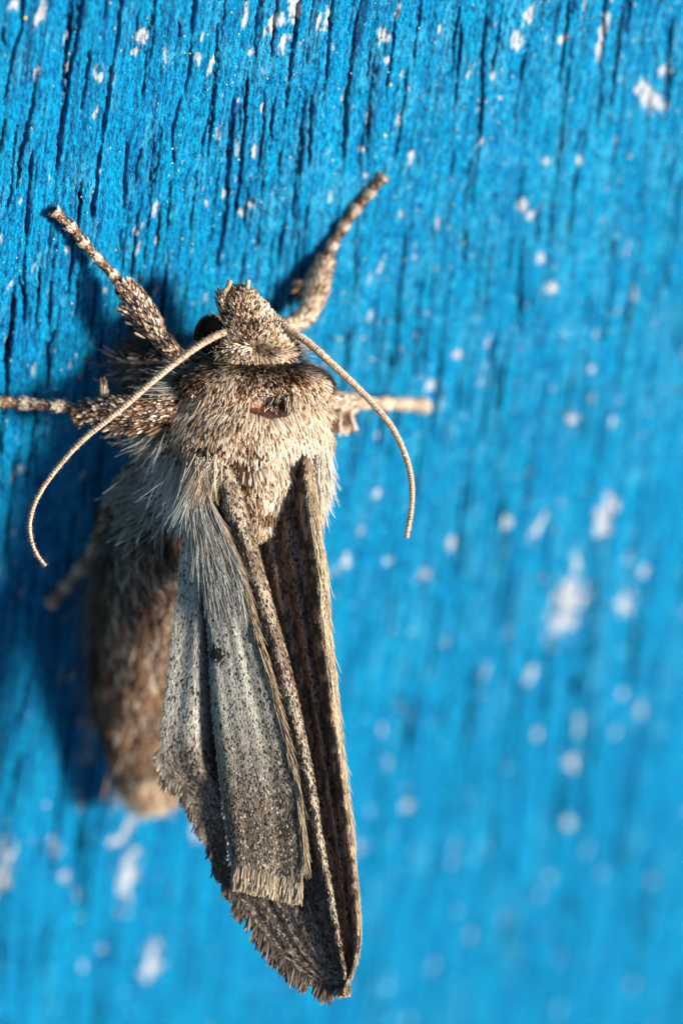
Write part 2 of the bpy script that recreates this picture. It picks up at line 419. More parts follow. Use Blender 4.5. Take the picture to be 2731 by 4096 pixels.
def hairs(root, d, ln, wd, col, bend=None, seg=5, ctip=None):
    """fine three-sided tapering hairs, bent by the vector bend"""
    N = len(root)
    if bend is None: bend = np.zeros((N, 3))
    if ctip is None: ctip = col
    a = nrm(np.cross(d, np.array([0.31, 0.52, 0.79])[None])); e = nrm(np.cross(d, a))
    ts = np.linspace(0, 1, seg + 1)
    v = np.zeros((N, seg + 1, 3, 3)); c = np.zeros((N, seg + 1, 3, 3))
    for k, tt in enumerate(ts):
        p = root + d * (ln * tt)[:, None] + bend * (ln * tt * tt)[:, None]
        w = wd * 0.5 * (1 - 0.75 * tt ** 1.6)
        for s_ in range(3):
            an = s_ * 2.0944
            v[:, k, s_] = p + (a * math.cos(an) + e * math.sin(an)) * w[:, None]
            c[:, k, s_] = col * (1 - tt) + ctip * tt
    f = []
    for k in range(seg):
        for s_ in range(3):
            f.append([3 * k + s_, 3 * k + (s_ + 1) % 3, 3 * k + 3 + (s_ + 1) % 3, 3 * k + 3 + s_])
    f = ((np.arange(N) * 3 * (seg + 1))[:, None, None] + np.array(f)[None]).reshape(-1, 4)
    return v.reshape(-1, 3), f, c.reshape(-1, 3)

def merge(parts):
    vs, fs, cs, o_ = [], [], [], 0
    for v, f, c in parts:
        vs.append(v); fs.append(f + o_); cs.append(c); o_ += len(v)
    return np.concatenate(vs), np.concatenate(fs), np.concatenate(cs)

def put(name, parts, mat, parent, kind='stuff', label=None):
    v, f, c = merge(parts)
    me = mesh_from(name, v, f, True); add_col(me, c)
    return link(name, me, mat, parent, kind, label)

def cat_rom(pts, n_):
    pts = np.asarray(pts, float); k = len(pts)
    seg = np.concatenate([[0], np.cumsum(np.linalg.norm(np.diff(pts[:, :3], axis=0), axis=1))])
    tt = np.linspace(0, seg[-1], n_); out = np.zeros((n_, pts.shape[1]))
    i = np.clip(np.searchsorted(seg, tt, 'right') - 1, 0, k - 2)
    u = ((tt - seg[i]) / np.maximum(seg[i + 1] - seg[i], 1e-9))[:, None]
    p1, p2 = pts[i], pts[i + 1]; p0 = pts[np.maximum(i - 1, 0)]; p3 = pts[np.minimum(i + 2, k - 1)]
    return 0.5 * (2 * p1 + (p2 - p0) * u + (2 * p0 - 5 * p1 + 4 * p2 - p3) * u ** 2 + (3 * p1 - p0 - 3 * p2 + p3) * u ** 3)

def tube(path, rad, sides=12):
    """path (n,3), rad (n,) -> verts, faces (capped by small end rings)"""
    n_ = len(path); T = nrm(np.gradient(path, axis=0))
    ref = np.array([0.0, 0.0, 1.0])
    a = nrm(np.cross(T, ref[None] + 1e-3)); e = nrm(np.cross(T, a))
    path = np.concatenate([path[:1] - T[:1] * rad[0] * 0.3, path, path[-1:] + T[-1:] * rad[-1] * 0.3])
    a = np.concatenate([a[:1], a, a[-1:]]); e = np.concatenate([e[:1], e, e[-1:]])
    rad = np.concatenate([[rad[0] * 0.1], rad, [rad[-1] * 0.1]])
    an = np.linspace(0, 2 * math.pi, sides, endpoint=False)
    v = path[:, None] + (a[:, None] * np.cos(an)[None, :, None] + e[:, None] * np.sin(an)[None, :, None]) * rad[:, None, None]
    m_ = len(path); ii = np.arange(m_ * sides).reshape(m_, sides)
    f = np.stack([ii[:-1], np.roll(ii[:-1], -1, 1), np.roll(ii[1:], -1, 1), ii[1:]], -1).reshape(-1, 4)
    return v.reshape(-1, 3), f

# colours of scales
CREAM = np.array((0.86, 0.72, 0.54)); TAN = np.array((0.47, 0.285, 0.155)); BROWN = np.array((0.165, 0.080, 0.042)); DARK = np.array((0.022, 0.014, 0.010))
WHITE = np.array((0.74, 0.70, 0.62)); GREY = np.array((0.52, 0.50, 0.45)); SLATE = np.array((0.16, 0.145, 0.125))

def pick(w):
    """w: (N,k) weights -> index"""
    c = np.cumsum(w / w.sum(1, keepdims=True), 1); return (rng.random(len(w))[:, None] > c).sum(1).clip(0, w.shape[1] - 1)

def jit(c, a=0.18):
    return c * np.exp(rng.normal(0, a, (len(c), 1))) * (1 + rng.normal(0, 0.03, c.shape))

# ------------------------------------------------------------------ the moth
moth = bpy.data.objects.new('moth', None); C.objects.link(moth); moth.location = Vector(MOTH); moth.empty_display_size = 0.2
moth['label'] = 'furry grey brown moth with raised folded wings clinging to blue painted wood'; moth['category'] = 'moth'

# --- body: head, thorax and abdomen as one skin
ell = [  # X, Y, d, rx, ry, rz
 (962,1225,120,74,60,70),(985,1275,125,92,70,85),(1010,1345,135,128,90,105),(1030,1400,145,148,55,105),
 (1015,1535,148,302,90,150),(840,1560,200,140,70,130),(1200,1545,190,115,75,140),(1010,1640,215,306,90,160),(1000,1735,205,318,205,175),(790,1730,250,130,180,150),(1210,1740,230,110,170,150),
 (1030,1900,165,190,150,115),(1045,2015,160,75,90,70),
 (740,1620,320,150,150,120),(650,1500,360,110,100,90),(900,1600,380,250,230,170),
 (870,2020,380,200,160,130),(760,1960,360,160,160,150),(650,2120,480,170,170,150),(596,3110,1205,84,76,80),
]
for t_ in np.linspace(0, 1, 26):                # the abdomen, tapering to its tip
    ks = [0, .2, .45, .65, .85, 1]
    ell.append(tuple(np.interp(t_, ks, a) for a in ((650,590,558,545,555,592), (2120,2290,2520,2720,2920,3070), (480,630,810,955,1090,1180), (172,162,156,154,128,92), (120,)*6, (150,155,150,142,118,92))))
bm = bmesh.new()
for X, Y, d, rx, ry, rz in ell:
    q = P(X, Y, d)
    bmesh.ops.create_uvsphere(bm, u_segments=40, v_segments=24, radius=1.0, matrix=Matrix.Translation(Vector(q)) @ Matrix.Diagonal((rx, ry, rz, 1)))
tm = bpy.data.meshes.new('tmp'); bm.to_mesh(tm); bm.free()
to = bpy.data.objects.new('tmp', tm); C.objects.link(to)
rm = to.modifiers.new('r', 'REMESH'); rm.mode = 'VOXEL'; rm.voxel_size = 11.0
sm = to.modifiers.new('s', 'SMOOTH'); sm.iterations = 9; sm.factor = 0.5
dg = bpy.context.evaluated_depsgraph_get(); ev = to.evaluated_get(dg); em = ev.to_mesh()
nv = len(em.vertices); bv = np.zeros(nv * 3); em.vertices.foreach_get('co', bv); bv = bv.reshape(-1, 3)
bn = np.zeros(nv * 3); em.vertices.foreach_get('normal', bn); bn = bn.reshape(-1, 3)
em.calc_loop_triangles(); bt = np.zeros(len(em.loop_triangles) * 3, np.int32); em.loop_triangles.foreach_get('vertices', bt); bt = bt.reshape(-1, 3)
ev.to_mesh_clear(); bpy.data.objects.remove(to); bpy.data.meshes.remove(tm)
# the bare slit behind the collar sinks in
sx_, sy_ = px(bv)
slit = np.exp(-(((sx_ - 1080) / 75) ** 2 + ((sy_ - 1612) / 30) ** 2)) * (bn[:, 2] > 0)
bv = bv - bn * (slit * 34)[:, None]
# keep the belly above the board
hgt = (bv - Q0) @ NQ
bv = bv + NQ[None] * np.maximum(14 - hgt, 0)[:, None]
bme = mesh_from('body', bv, bt, True)
add_col(bme, np.where((slit > 0.2)[:, None], np.array([0.15, 0.045, 0.018]), np.array([0.055, 0.036, 0.026])))
body = link('body', bme, M_BODY, moth, None, 'furry head, thorax and abdomen')

def sample(V_, N_, T_, dens_fn):
    a = V_[T_[:, 0]]; b_ = V_[T_[:, 1]]; c_ = V_[T_[:, 2]]
    ar = 0.5 * np.linalg.norm(np.cross(b_ - a, c_ - a), axis=1); ce = (a + b_ + c_) / 3
    nn = nrm(N_[T_[:, 0]] + N_[T_[:, 1]] + N_[T_[:, 2]])
    w = ar * dens_fn(ce, nn); n_ = rng.poisson(w); k = np.repeat(np.arange(len(T_)), n_)
    r1 = np.sqrt(rng.random(len(k))); r2_ = rng.random(len(k))
    A, B, D_ = (1 - r1)[:, None], (r1 * (1 - r2_))[:, None], (r1 * r2_)[:, None]
    p = a[k] * A + b_[k] * B + c_[k] * D_
    nn = nrm(N_[T_[k, 0]] * A + N_[T_[k, 1]] * B + N_[T_[k, 2]] * D_)
    return p, nn

ABDO = lambda X, Y: sstep(2050, 2200, Y + (760 - X) * 0.4) * (X < 860)
def dens(ce, nn):
    X, Y = px(ce); D_ = 0.088 * np.ones(len(ce))
    D_ = np.where((X < 860) & (Y > 2080), 0.020, D_)
    D_ = np.where((X < 720) & (Y < 2080), 0.024, D_)
    D_ *= sstep(-0.55, -0.2, nn[:, 2])
    ys_ = Y - 1610 + 0.22 * (X - 1080); e = ((X - 1080) / 66) ** 2 + (ys_ / 27) ** 2
    D_ = np.where((e < 1) & (nn[:, 2] > 0), 0.0, D_)
    D_ = np.where(((X - 848) / 66) ** 2 + ((Y - 1338) / 72) ** 2 < 1.0, 0, D_)
    return D_
p, nn = sample(bv, bn, bt, dens)
X, Y = px(p); N = len(p)
head = sstep(1440, 1415, Y + 0.05 * (X - 1000)); collar = (1 - head) * sstep(1640, 1630, Y - 0.00 * X + 12 * np.sin(X / 60)); abd = (X < 860) & (Y > 2080); side = (X < 720) & (Y < 2080)
# which way the fur lies, in the plane of the view
fx = (X - 1015) / 330 * 0.55; fy = -np.ones(N)
hx = (X - 1000) / 150 * 0.7; hy = 0.9 - 1.9 * sstep(1375, 1420, Y + 10 * np.sin(X / 37))
fx = np.where(head > 0.5, hx, fx); fy = np.where(head > 0.5, hy, fy)
cx_ = (X - 1015) / 330 * 0.9; fx = np.where(collar > 0.5, cx_, fx)
scut = sstep(1800, 1950, Y) * (~abd); fx = fx * (1 - scut) + scut * (1045 - X) / 330 * 0.55
fx = np.where(side, -1.0, fx); fy = np.where(side, -0.35, fy)
ln_x = 0; fx = np.where(abd, (X - 560) / 300 * 0.5, fx); fy = np.where(abd, -1.0, fy)
fl = np.stack([fx, fy, np.zeros(N)], 1)
fl += rng.normal(0, 0.12, fl.shape) + ((vn(X / 40, Y / 40, 41) - 0.5) * 0.7)[:, None] * np.array([1, 0.2, 0])
fl = nrm(fl - nn * (fl * nn).sum(1, keepdims=True))
lift = np.where(head > 0.5, 0.85 + 1.2 * np.exp(-((Y - 1398) / 26) ** 2), np.where(collar > 0.5, 0.58, 0.40)); lift = np.where(abd, 0.42, lift); lift = np.where(Y > 1850, np.minimum(lift, 0.42), lift)
dr = nrm(fl + nn * (lift * rng.uniform(0.7, 1.3, N))[:, None])
ln = np.where(head > 0.5, 42, np.where(collar > 0.5, 56, 74)) * rng.uniform(0.7, 1.25, N)
near = np.exp(-(((X - 1080) / 100) ** 2 + ((Y - 1570) / 45) ** 2)); ln = ln * (1 - 0.72 * near)
ln = np.where((Y > 1940) & ~abd & (X > 900), ln * 1.25, ln)
ln = np.where((collar > 0.5) & (Y > 1560), ln * 1.25, ln)
ln = np.where(abd, rng.uniform(70, 160, N), ln); ln = np.where(side, rng.uniform(60, 120, N), ln)
wd = np.where(abd | side, 5.5, 6.4) * rng.uniform(0.7, 1.25, N)
# colouring
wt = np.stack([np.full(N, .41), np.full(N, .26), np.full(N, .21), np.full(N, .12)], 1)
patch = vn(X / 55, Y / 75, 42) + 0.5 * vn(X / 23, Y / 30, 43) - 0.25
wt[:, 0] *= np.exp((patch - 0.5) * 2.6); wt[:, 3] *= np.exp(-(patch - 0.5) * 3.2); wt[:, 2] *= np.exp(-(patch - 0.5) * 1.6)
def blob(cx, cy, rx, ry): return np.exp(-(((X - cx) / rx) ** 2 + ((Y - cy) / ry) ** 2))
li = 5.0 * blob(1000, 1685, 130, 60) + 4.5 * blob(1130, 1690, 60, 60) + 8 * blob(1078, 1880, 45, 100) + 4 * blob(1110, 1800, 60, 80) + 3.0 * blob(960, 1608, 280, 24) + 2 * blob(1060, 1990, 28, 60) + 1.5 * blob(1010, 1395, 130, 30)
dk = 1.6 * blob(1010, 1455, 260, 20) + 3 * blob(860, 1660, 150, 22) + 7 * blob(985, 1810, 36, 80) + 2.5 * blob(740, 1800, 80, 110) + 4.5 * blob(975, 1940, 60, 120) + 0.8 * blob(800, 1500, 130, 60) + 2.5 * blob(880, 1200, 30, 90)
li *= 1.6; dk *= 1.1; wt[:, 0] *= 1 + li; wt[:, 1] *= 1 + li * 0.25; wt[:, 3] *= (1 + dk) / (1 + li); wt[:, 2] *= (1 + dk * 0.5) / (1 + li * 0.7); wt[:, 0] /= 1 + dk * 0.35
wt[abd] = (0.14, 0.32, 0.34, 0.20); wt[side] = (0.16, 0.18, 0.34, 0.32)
tipab = abd & (Y > 3040); wt[tipab] = (0.65, 0.35, 0.0, 0.0)
pal = np.stack([CREAM, TAN, BROWN, DARK]); ci = pick(wt)
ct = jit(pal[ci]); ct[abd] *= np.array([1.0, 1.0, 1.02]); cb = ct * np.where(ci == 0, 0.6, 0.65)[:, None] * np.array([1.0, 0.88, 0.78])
pa = 0.40 + 0.85 * vn(X / 90, Y / 90, 44); ct = np.where(abd[:, None] & ~tipab[:, None], ct * pa[:, None], ct)
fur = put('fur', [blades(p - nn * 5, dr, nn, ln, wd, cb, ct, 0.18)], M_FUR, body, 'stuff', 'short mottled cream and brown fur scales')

# --- long hair tufts
def tuft(a, b_, direc, n_, l0, l1, col, ctip=None, spread=0.22, jitp=25, wd_=4.2, bend=(0, 0, 0), clump=0.5):
    a = P(*a); b_ = P(*b_); tt = rng.random(n_)[:, None]
    root = a * (1 - tt) + b_ * tt + rng.normal(0, jitp, (n_, 3)) * np.array([1, 1, 0.7])
    d = np.array(direc, float)[None] + rng.normal(0, spread, (n_, 3))
    nc = max(4, n_ // 22); cc = rng.normal(0, spread * 1.3, (nc, 3)); d += cc[(tt[:, 0] * nc).astype(int).clip(0, nc - 1)] * clump * 2
    d = nrm(d); l_ = rng.uniform(l0, l1, n_)
    cl = jit(np.repeat(np.array(col)[None], n_, 0), 0.16)
    cp = cl if ctip is None else jit(np.repeat(np.array(ctip)[None], n_, 0), 0.16)
    bd = np.array(bend)[None] + rng.normal(0, 0.07, (n_, 3))
    return hairs(root, d, l_, np.full(n_, wd_) * rng.uniform(0.7, 1.3, n_), cl, bd, 5, cp)

WH = (0.78, 0.75, 0.68); CR = (0.74, 0.62, 0.44); DG = (0.12, 0.10, 0.085)
tf = [
 tuft((705,1640,180),(730,1800,220),(-0.62,-0.8,-0.15),260,80,180,(0.45,0.40,0.33),(0.93,0.91,0.86),0.2,30,4,(0,-0.2,-0.1)),
 tuft((690,1780,220),(760,1900,180),(-0.5,-1,-0.1),430,100,210,(0.50,0.44,0.36),(0.93,0.91,0.86),0.2,34,4,(0.05,-0.1,-0.1)),
 tuft((740,1880,170),(830,1960,120),(-0.32,-1,-0.05),460,110,240,(0.60,0.54,0.44),(0.93,0.91,0.86),0.17,34,4,(0.08,0,-0.08)),
 tuft((680,1960,340),(720,2050,350),(-0.9,-0.5,-0.1),260,150,280,(0.5,0.46,0.4),WH,0.2,30,5,(0,-0.15,-0.1)),
 tuft((640,1850,320),(700,1960,300),(-0.8,-0.8,-0.1),260,120,260,(0.40,0.36,0.30),(0.6,0.57,0.5),0.25,36,5),
 tuft((715,1560,110),(700,1580,150),(-1,0.12,0),90,70,170,(0.5,0.45,0.38),WH,0.2,16,4),
 tuft((745,1480,160),(700,1540,190),(-1,0.1,0),130,60,140,(0.35,0.31,0.26),WH,0.3,22,3.6),
 tuft((690,1690,250),(620,1740,270),(-0.8,-0.6,-0.05),260,90,190,(0.45,0.41,0.34),(0.62,0.58,0.5),0.25,28,4.2),
 tuft((790,1850,60),(870,1850,30),(-0.1,-1,0.05),330,90,190,CREAM,CR,0.12,16,4.6),
 tuft((790,1870,60),(815,1900,60),(-0.25,-1,0.12),120,120,230,CREAM,WH,0.10,12,4.6),
 tuft((860,1880,30),(890,1920,25),(-0.35,-1,0.1),120,60,120,CREAM,CR,0.15,12,4.6),
 tuft((1285,1770,120),(1270,1900,110),(0.09,-1,-0.02),1000,90,180,(0.84,0.76,0.62),(0.88,0.83,0.72),0.08,14,5.2,(0.03,0,0)),
 tuft((1265,1880,100),(1270,2000,80),(0.06,-1,0.03),620,80,150,(0.84,0.74,0.57),(0.88,0.80,0.66),0.07,11,5.0),
 tuft((600,1430,370),(560,1530,390),(-0.95,0.25,-0.1),520,70,150,DG,(0.24,0.21,0.18),0.4,40,5.5),
 tuft((700,1420,300),(600,1500,350),(-0.7,-0.1,0.35),420,60,120,DG,(0.28,0.25,0.21),0.4,45,5),
 tuft((880,1290,90),(890,1420,100),(-0.7,0.2,0.4),80,30,60,BROWN,CREAM,0.35,12,4),
 tuft((1160,1380,150),(1200,1440,150),(0.9,-0.2,0.1),60,40,90,TAN,CREAM,0.3,14,4),
 tuft((1030,1598,30),(1130,1590,30),(-0.1,-1,-0.1),12,20,40,CREAM,CR,0.4,8,3.0),
 tuft((1020,1650,50),(1130,1640,50),(0.15,0.9,0.3),14,18,34,CREAM,WH,0.5,8,3.0),
 tuft((515,3080,1190),(680,3090,1170),(0,-1,0),1300,80,150,(0.60,0.40,0.21),(0.80,0.58,0.34),0.2,30,6),
 tuft((405,2200,640),(405,2850,1060),(-0.45,-1,-0.05),420,60,130,BROWN,TAN,0.25,22,5.5),
]
lip = [(735,1588,120), (820,1600,62), (900,1606,30), (985,1612,16)]
for (a_, b__) in list(zip(lip[:-1], lip[1:])) + [((1150,1592,22), (1230,1588,50)), ((1230,1588,50), (1305,1575,120))]:
    tf.append(tuft(a_, b__, ((a_[0] - 1015) / 330 * 0.7, -1, 0.10), 330, 30, 62, TAN, CREAM, 0.16, 7, 7.5, (0, 0, -0.25)))
tf.append(tuft((760,1650,110), (960,1668,35), (-0.15, -1, 0.0), 420, 30, 60, DARK, BROWN, 0.16, 10, 7.5))
for k_ in range(3):
    tf.append(tuft((985 + 30 * k_, 2010 + 25 * (k_ == 1), 95), (1010 + 30 * k_, 2035 + 25 * (k_ == 1), 95), (0.04 * (1 - k_), -1, -0.02), 150, 45, 95, (BROWN, TAN, BROWN)[k_], (TAN, CREAM, TAN)[k_], 0.12, 12, 7.5))
put('long_hair', tf, M_HAIR, body, 'stuff', 'long silky whitish hair tufts')

# --- eye
bm = bmesh.new(); bmesh.ops.create_uvsphere(bm, u_segments=48, v_segments=32, radius=1.0)
evv = np.array([v.co[:] for v in bm.verts]); fe = [[v.index for v in f.verts] for f in bm.faces]; bm.free()
f4 = np.array([f for f in fe if len(f) == 4]); f3 = np.array([f for f in fe if len(f) == 3])
link('eye', mesh_from('eye', evv * np.array([76, 84, 78]) + P(852, 1338, 128), [f4, f3]), M_EYE, moth, None, 'glossy black bulging eye')

# --- antennae
def antenna(pts, r0, r1, pale_side):
    pth = cat_rom(PA(pts), 420); n_ = len(pth)
    s_ = np.linspace(0, 1, n_); ring_ = (s_ * 105) % 1.0
    rad_ = (r0 * (1 - s_) + r1 * s_) * (0.93 + 0.13 * ring_)
    v, f = tube(pth, rad_, 12)
    me = mesh_from('antenna', v, f)
    an = np.tile(np.arange(12) / 12 * 2 * math.pi, n_ + 2); ss = np.repeat(np.concatenate([[0], s_, [1]]), 12); rr = np.repeat(np.concatenate([[0], ring_, [1]]), 12)
    pale_k = 0.5 + 0.5 * np.cos(an - pale_side)  # cream scales round one side of the shaft, brown on the other
    k = (0.25 + pale_k * 0.75 + (rr > 0.55) * 0.3 + (hsh(np.floor(ss * 400), np.floor(an * 3), 5) - 0.5) * 0.5)
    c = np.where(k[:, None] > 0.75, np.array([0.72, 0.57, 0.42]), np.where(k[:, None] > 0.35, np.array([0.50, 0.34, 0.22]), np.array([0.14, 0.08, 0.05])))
    add_col(me, c)
    o = link('antenna', me, M_ANT, moth, None, 'thin ringed pale brown antenna')
    k = rng.integers(2, n_ - 1, 900); T = nrm(np.gradient(pth, axis=0))[k]
    rd = rng.normal(0, 1, (900, 3)); rd = nrm(rd - T * (rd * T).sum(1, keepdims=True))
    put('bristles', [hairs(pth[k] + rd * rad_[k][:, None] * 0.9, nrm(rd + T * 0.6), rng.uniform(5, 13, 900), np.full(900, 1.8), jit(np.tile(TAN, (900, 1))), None, 2)], M_HAIR, o)
    # tuft of scales round the first joint
    return o
antenna([(905,1338,60),(880,1335,40),(780,1392,20),(640,1500,5),(480,1640,0),(330,1762,0),(220,1885,0),(150,1992,0),(121,2085,0),(126,2160,0),(150,2220,5),(183,2263,10)], 16, 7, 2.2)
antenna([(1130,1300,90),(1155,1318,75),(1230,1368,50),(1330,1458,45),(1430,1552,50),(1500,1625,60),(1570,1715,75),(1620,1820,95),(1645,1925,110),(1645,2030,125),(1625,2150,140)], 17, 9, 2.2)

# --- palps
def cover(pth, rad_, n_, l0, l1, w_, weights, lift_=0.35, smin=0.0, smax=1.0, gravity=None, tipmul=None):
    """scales lying along a limb"""
    k = (rng.uniform(smin, smax, n_) * (len(pth) - 2)).astype(int) + 1
    T = nrm(np.gradient(pth, axis=0))[k]
    rd = rng.normal(0, 1, (n_, 3)); rd[:, 2] += 0.5; rd = nrm(rd - T * (rd * T).sum(1, keepdims=True))
    root = pth[k] + rd * (rad_[k] * 1.0)[:, None]; slope = np.gradient(rad_)[k] / np.maximum(np.linalg.norm(np.gradient(pth, axis=0), axis=1)[k], 1e-6)
    d = nrm(T + rd * (np.maximum(slope, 0) + 0.06 + lift_ * rng.uniform(0.5, 1.5, n_))[:, None] + rng.normal(0, 0.10, (n_, 3)))
    w_t = weights(k / len(pth)); ci_ = pick(w_t); ct_ = jit(pal[ci_]); cb_ = ct_ * 0.65
    return blades(root, d, rd, rng.uniform(l0, l1, n_), np.full(n_, w_) * rng.uniform(0.7, 1.3, n_), cb_, ct_, 0.1)
flat_w = lambda a: (lambda s_: np.tile(np.array(a, float), (len(s_), 1)))
def limb(name, pts, ctl_n, wfun, parent, n_sc, l0, l1, w_, lift_=0.35, base=(0.10, 0.065, 0.045), label=None, smax=1.0):
    """pts: X, Y, d, radius"""
    pts = np.asarray(pts, float); q = np.concatenate([PA(pts), pts[:, 3:4]], 1)
    cv = cat_rom(q, ctl_n); pth, rad_ = cv[:, :3], np.maximum(cv[:, 3], 3)
    v, f = tube(pth, rad_, 12); me = mesh_from(name, v, f); add_col(me, np.tile(np.array(base), (len(v), 1)))
    o = link(name, me, M_LEG, parent, None, label)
    put('scales', [cover(pth, rad_, n_sc, l0, l1, w_, wfun, lift_, 0.0, smax)], M_FUR, o)
    return o, pth, rad_
for pts in ([(915,1250,110,30),(900,1200,95,28),(904,1170,85,22),(913,1150,82,11),(921,1122,80,11)], [(980,1240,85,30),(986,1192,75,25),(988,1166,70,19),(990,1148,68,11),(992,1120,66,11)]):
    limb('palp', pts, 40, flat_w((.5, .3, .15, .05)), moth, 420, 20, 38, 7, 0.4, (0.42, 0.30, 0.19), 'short scaly palp in front of the head', 0.50)

# --- legs
def leg(up, tarsus, nseg, label, wt_up=(.30, .25, .25, .20), wt_t=(.12, .30, .42, .16), n_up=1500, tuftp=None, claw=True):
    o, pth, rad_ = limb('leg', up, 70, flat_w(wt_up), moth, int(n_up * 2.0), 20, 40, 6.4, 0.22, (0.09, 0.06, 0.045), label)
    ta = np.asarray(tarsus, float); q = np.concatenate([PA(ta), ta[:, 3:4]], 1)
    cv = cat_rom(q, 16 * nseg); s_ = np.linspace(0, nseg - 1e-4, len(cv)); ph_ = s_ % 1
    rr = cv[:, 3] * (0.80 + 0.38 * ph_ ** 2)
    v, f = tube(cv[:, :3], rr, 12); me = mesh_from('tarsus', v, f)
    pv_ = np.repeat(np.concatenate([[0], ph_, [1]]), 12)
    c = np.where((pv_ > 0.72)[:, None] | (pv_ < 0.04)[:, None], np.array([0.52, 0.41, 0.30]), np.array([0.22, 0.145, 0.10]))
    add_col(me, c); tr = link('tarsus', me, M_LEG, o, None)
    def wf(k): 
        ph2 = (k * nseg) % 1; a = np.tile(np.array(wt_t), (len(k), 1)); a[ph2 > 0.66] = (.85, .15, .0, .0); return a
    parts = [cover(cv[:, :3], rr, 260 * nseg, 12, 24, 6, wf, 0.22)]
    T = nrm(np.gradient(cv[:, :3], axis=0)); nb_ = 26 * nseg; k = rng.integers(1, len(cv) - 1, nb_)
    rd = rng.normal(0, 1, (nb_, 3)); rd = nrm(rd - T[k] * (rd * T[k]).sum(1, keepdims=True))
    parts2 = [hairs(cv[k, :3] + rd * rr[k][:, None] * .9, nrm(rd + T[k] * 0.8), rng.uniform(10, 20, nb_), np.full(nb_, 2.6), np.tile(np.array((0.10, 0.04, 0.02)), (nb_, 1)), None, 2)]
    put('tarsus_scales', parts, M_FUR, o); put('spines', parts2, M_HAIR, o)
    if claw:
        e = cv[-1, :3]; tt = T[-1]; sd = nrm(np.cross(tt, NQ))
        for sg in (-1, 1):
            cp = cat_rom(np.stack([e + sd * sg * 5, e + tt * 14 + sd * sg * 13 + NQ * 5, e + tt * 24 + sd * sg * 18 - NQ * 2]), 8)
            v, f = tube(cp, np.linspace(4, 1.2, 8), 6); me = mesh_from('claw', v, f); add_col(me, np.tile(np.array((0.12, 0.03, 0.012)), (len(v), 1)))
            link('claw', me, M_LEG, o)
    if tuftp is not None: put('scale_tuft', tuftp, M_FUR, o)
    return o
def clump(a, b_, direc, n_, l0, l1, w_, wt_, spread=0.2, jp=12):
    a = P(*a); b_ = P(*b_); tt = rng.random(n_)[:, None]; root = a * (1 - tt) + b_ * tt + rng.normal(0, jp, (n_, 3))
    d = nrm(np.array(direc, float)[None] + rng.normal(0, spread, (n_, 3))); nn_ = nrm(np.tile(np.array([[0, 0, 1.0]]), (n_, 1)) + rng.normal(0, .3, (n_, 3)))
    ct_ = jit(pal[pick(np.tile(np.array(wt_, float), (n_, 1)))]); return blades(root, d, nn_, rng.uniform(l0, l1, n_), np.full(n_, w_), ct_ * 0.6, ct_, 0.1)

leg([(760,1450,260,32),(705,1412,200,32),(660,1372,170,33),(640,1350,165,32),(595,1285,150,49),(545,1205,140,46),(508,1160,138,36),(500,1150,138,34)],
    [(505,1160,138,22),(430,1075,130,19),(360,1000,112,19),(300,925,78,20),(222,848,wall_d(222,848)-22,21)], 5, 'scaly foreleg reaching over the crack beside the dark eye',
    tuftp=[clump((600,1330,150),(525,1250,140),(-0.75,0.45,0.1),150,34,56,9,(.34,.26,.25,.15))])
leg([(1090,1330,300,34),(1160,1302,400,34),(1205,1275,450,37),(1235,1235,475,40),(1262,1170,490,50),(1282,1100,490,40),(1300,1050,490,33)],
    [(1298,1052,490,22),(1345,955,486,20),(1398,868,474,21),(1455,795,460,21),(1530,708,wall_d(1530,708)-24,23)], 5, 'scaly foreleg on the sunlit side, raised past the head', (.42,.30,.20,.08),
    tuftp=[clump((1228,1180,492),(1220,1130,492),(-0.3,-0.2,0),60,30,55,9,(.1,.3,.4,.2))])
leg([(740,1620,190,40),(650,1634,160,60),(545,1650,165,66),(450,1644,190,54),(370,1645,215,44),(325,1660,232,36)],
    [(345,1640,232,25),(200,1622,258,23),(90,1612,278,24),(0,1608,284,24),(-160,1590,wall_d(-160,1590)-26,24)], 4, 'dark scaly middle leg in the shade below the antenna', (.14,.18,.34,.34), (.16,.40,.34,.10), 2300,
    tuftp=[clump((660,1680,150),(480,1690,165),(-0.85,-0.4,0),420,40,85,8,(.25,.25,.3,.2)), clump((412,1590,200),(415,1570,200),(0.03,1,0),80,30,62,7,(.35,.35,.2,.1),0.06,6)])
leg([(1270,1600,300,40),(1330,1612,370,46),(1375,1618,430,44),(1398,1612,460,34)],
    [(1385,1612,450,25),(1480,1612,590,23),(1560,1614,740,24),(1690,1622,wall_d(1690,1622)-26,26)], 4, 'middle leg stretched out level on the sunlit side', (.40,.32,.20,.08), (.50,.36,.12,.02), 900,
    tuftp=[clump((1350,1630,400),(1390,1640,430),(0.05,-1,0),260,60,105,9,(.35,.3,.25,.1),0.18,10)])
leg([(680,1790,400,46),(590,1850,450,46),(530,1900,490,46),(480,1980,560,42),(440,2060,630,36),(405,2140,700,30)],
    [(410,2130,690,26),(355,2235,760,24),(300,2305,800,25),(255,2360,835,25),(205,2415,wall_d(205,2415)-28,26)], 4, 'hind leg pointing back in deep shadow beside the abdomen', (.14,.25,.35,.26), (.25,.45,.25,.05), 1200)

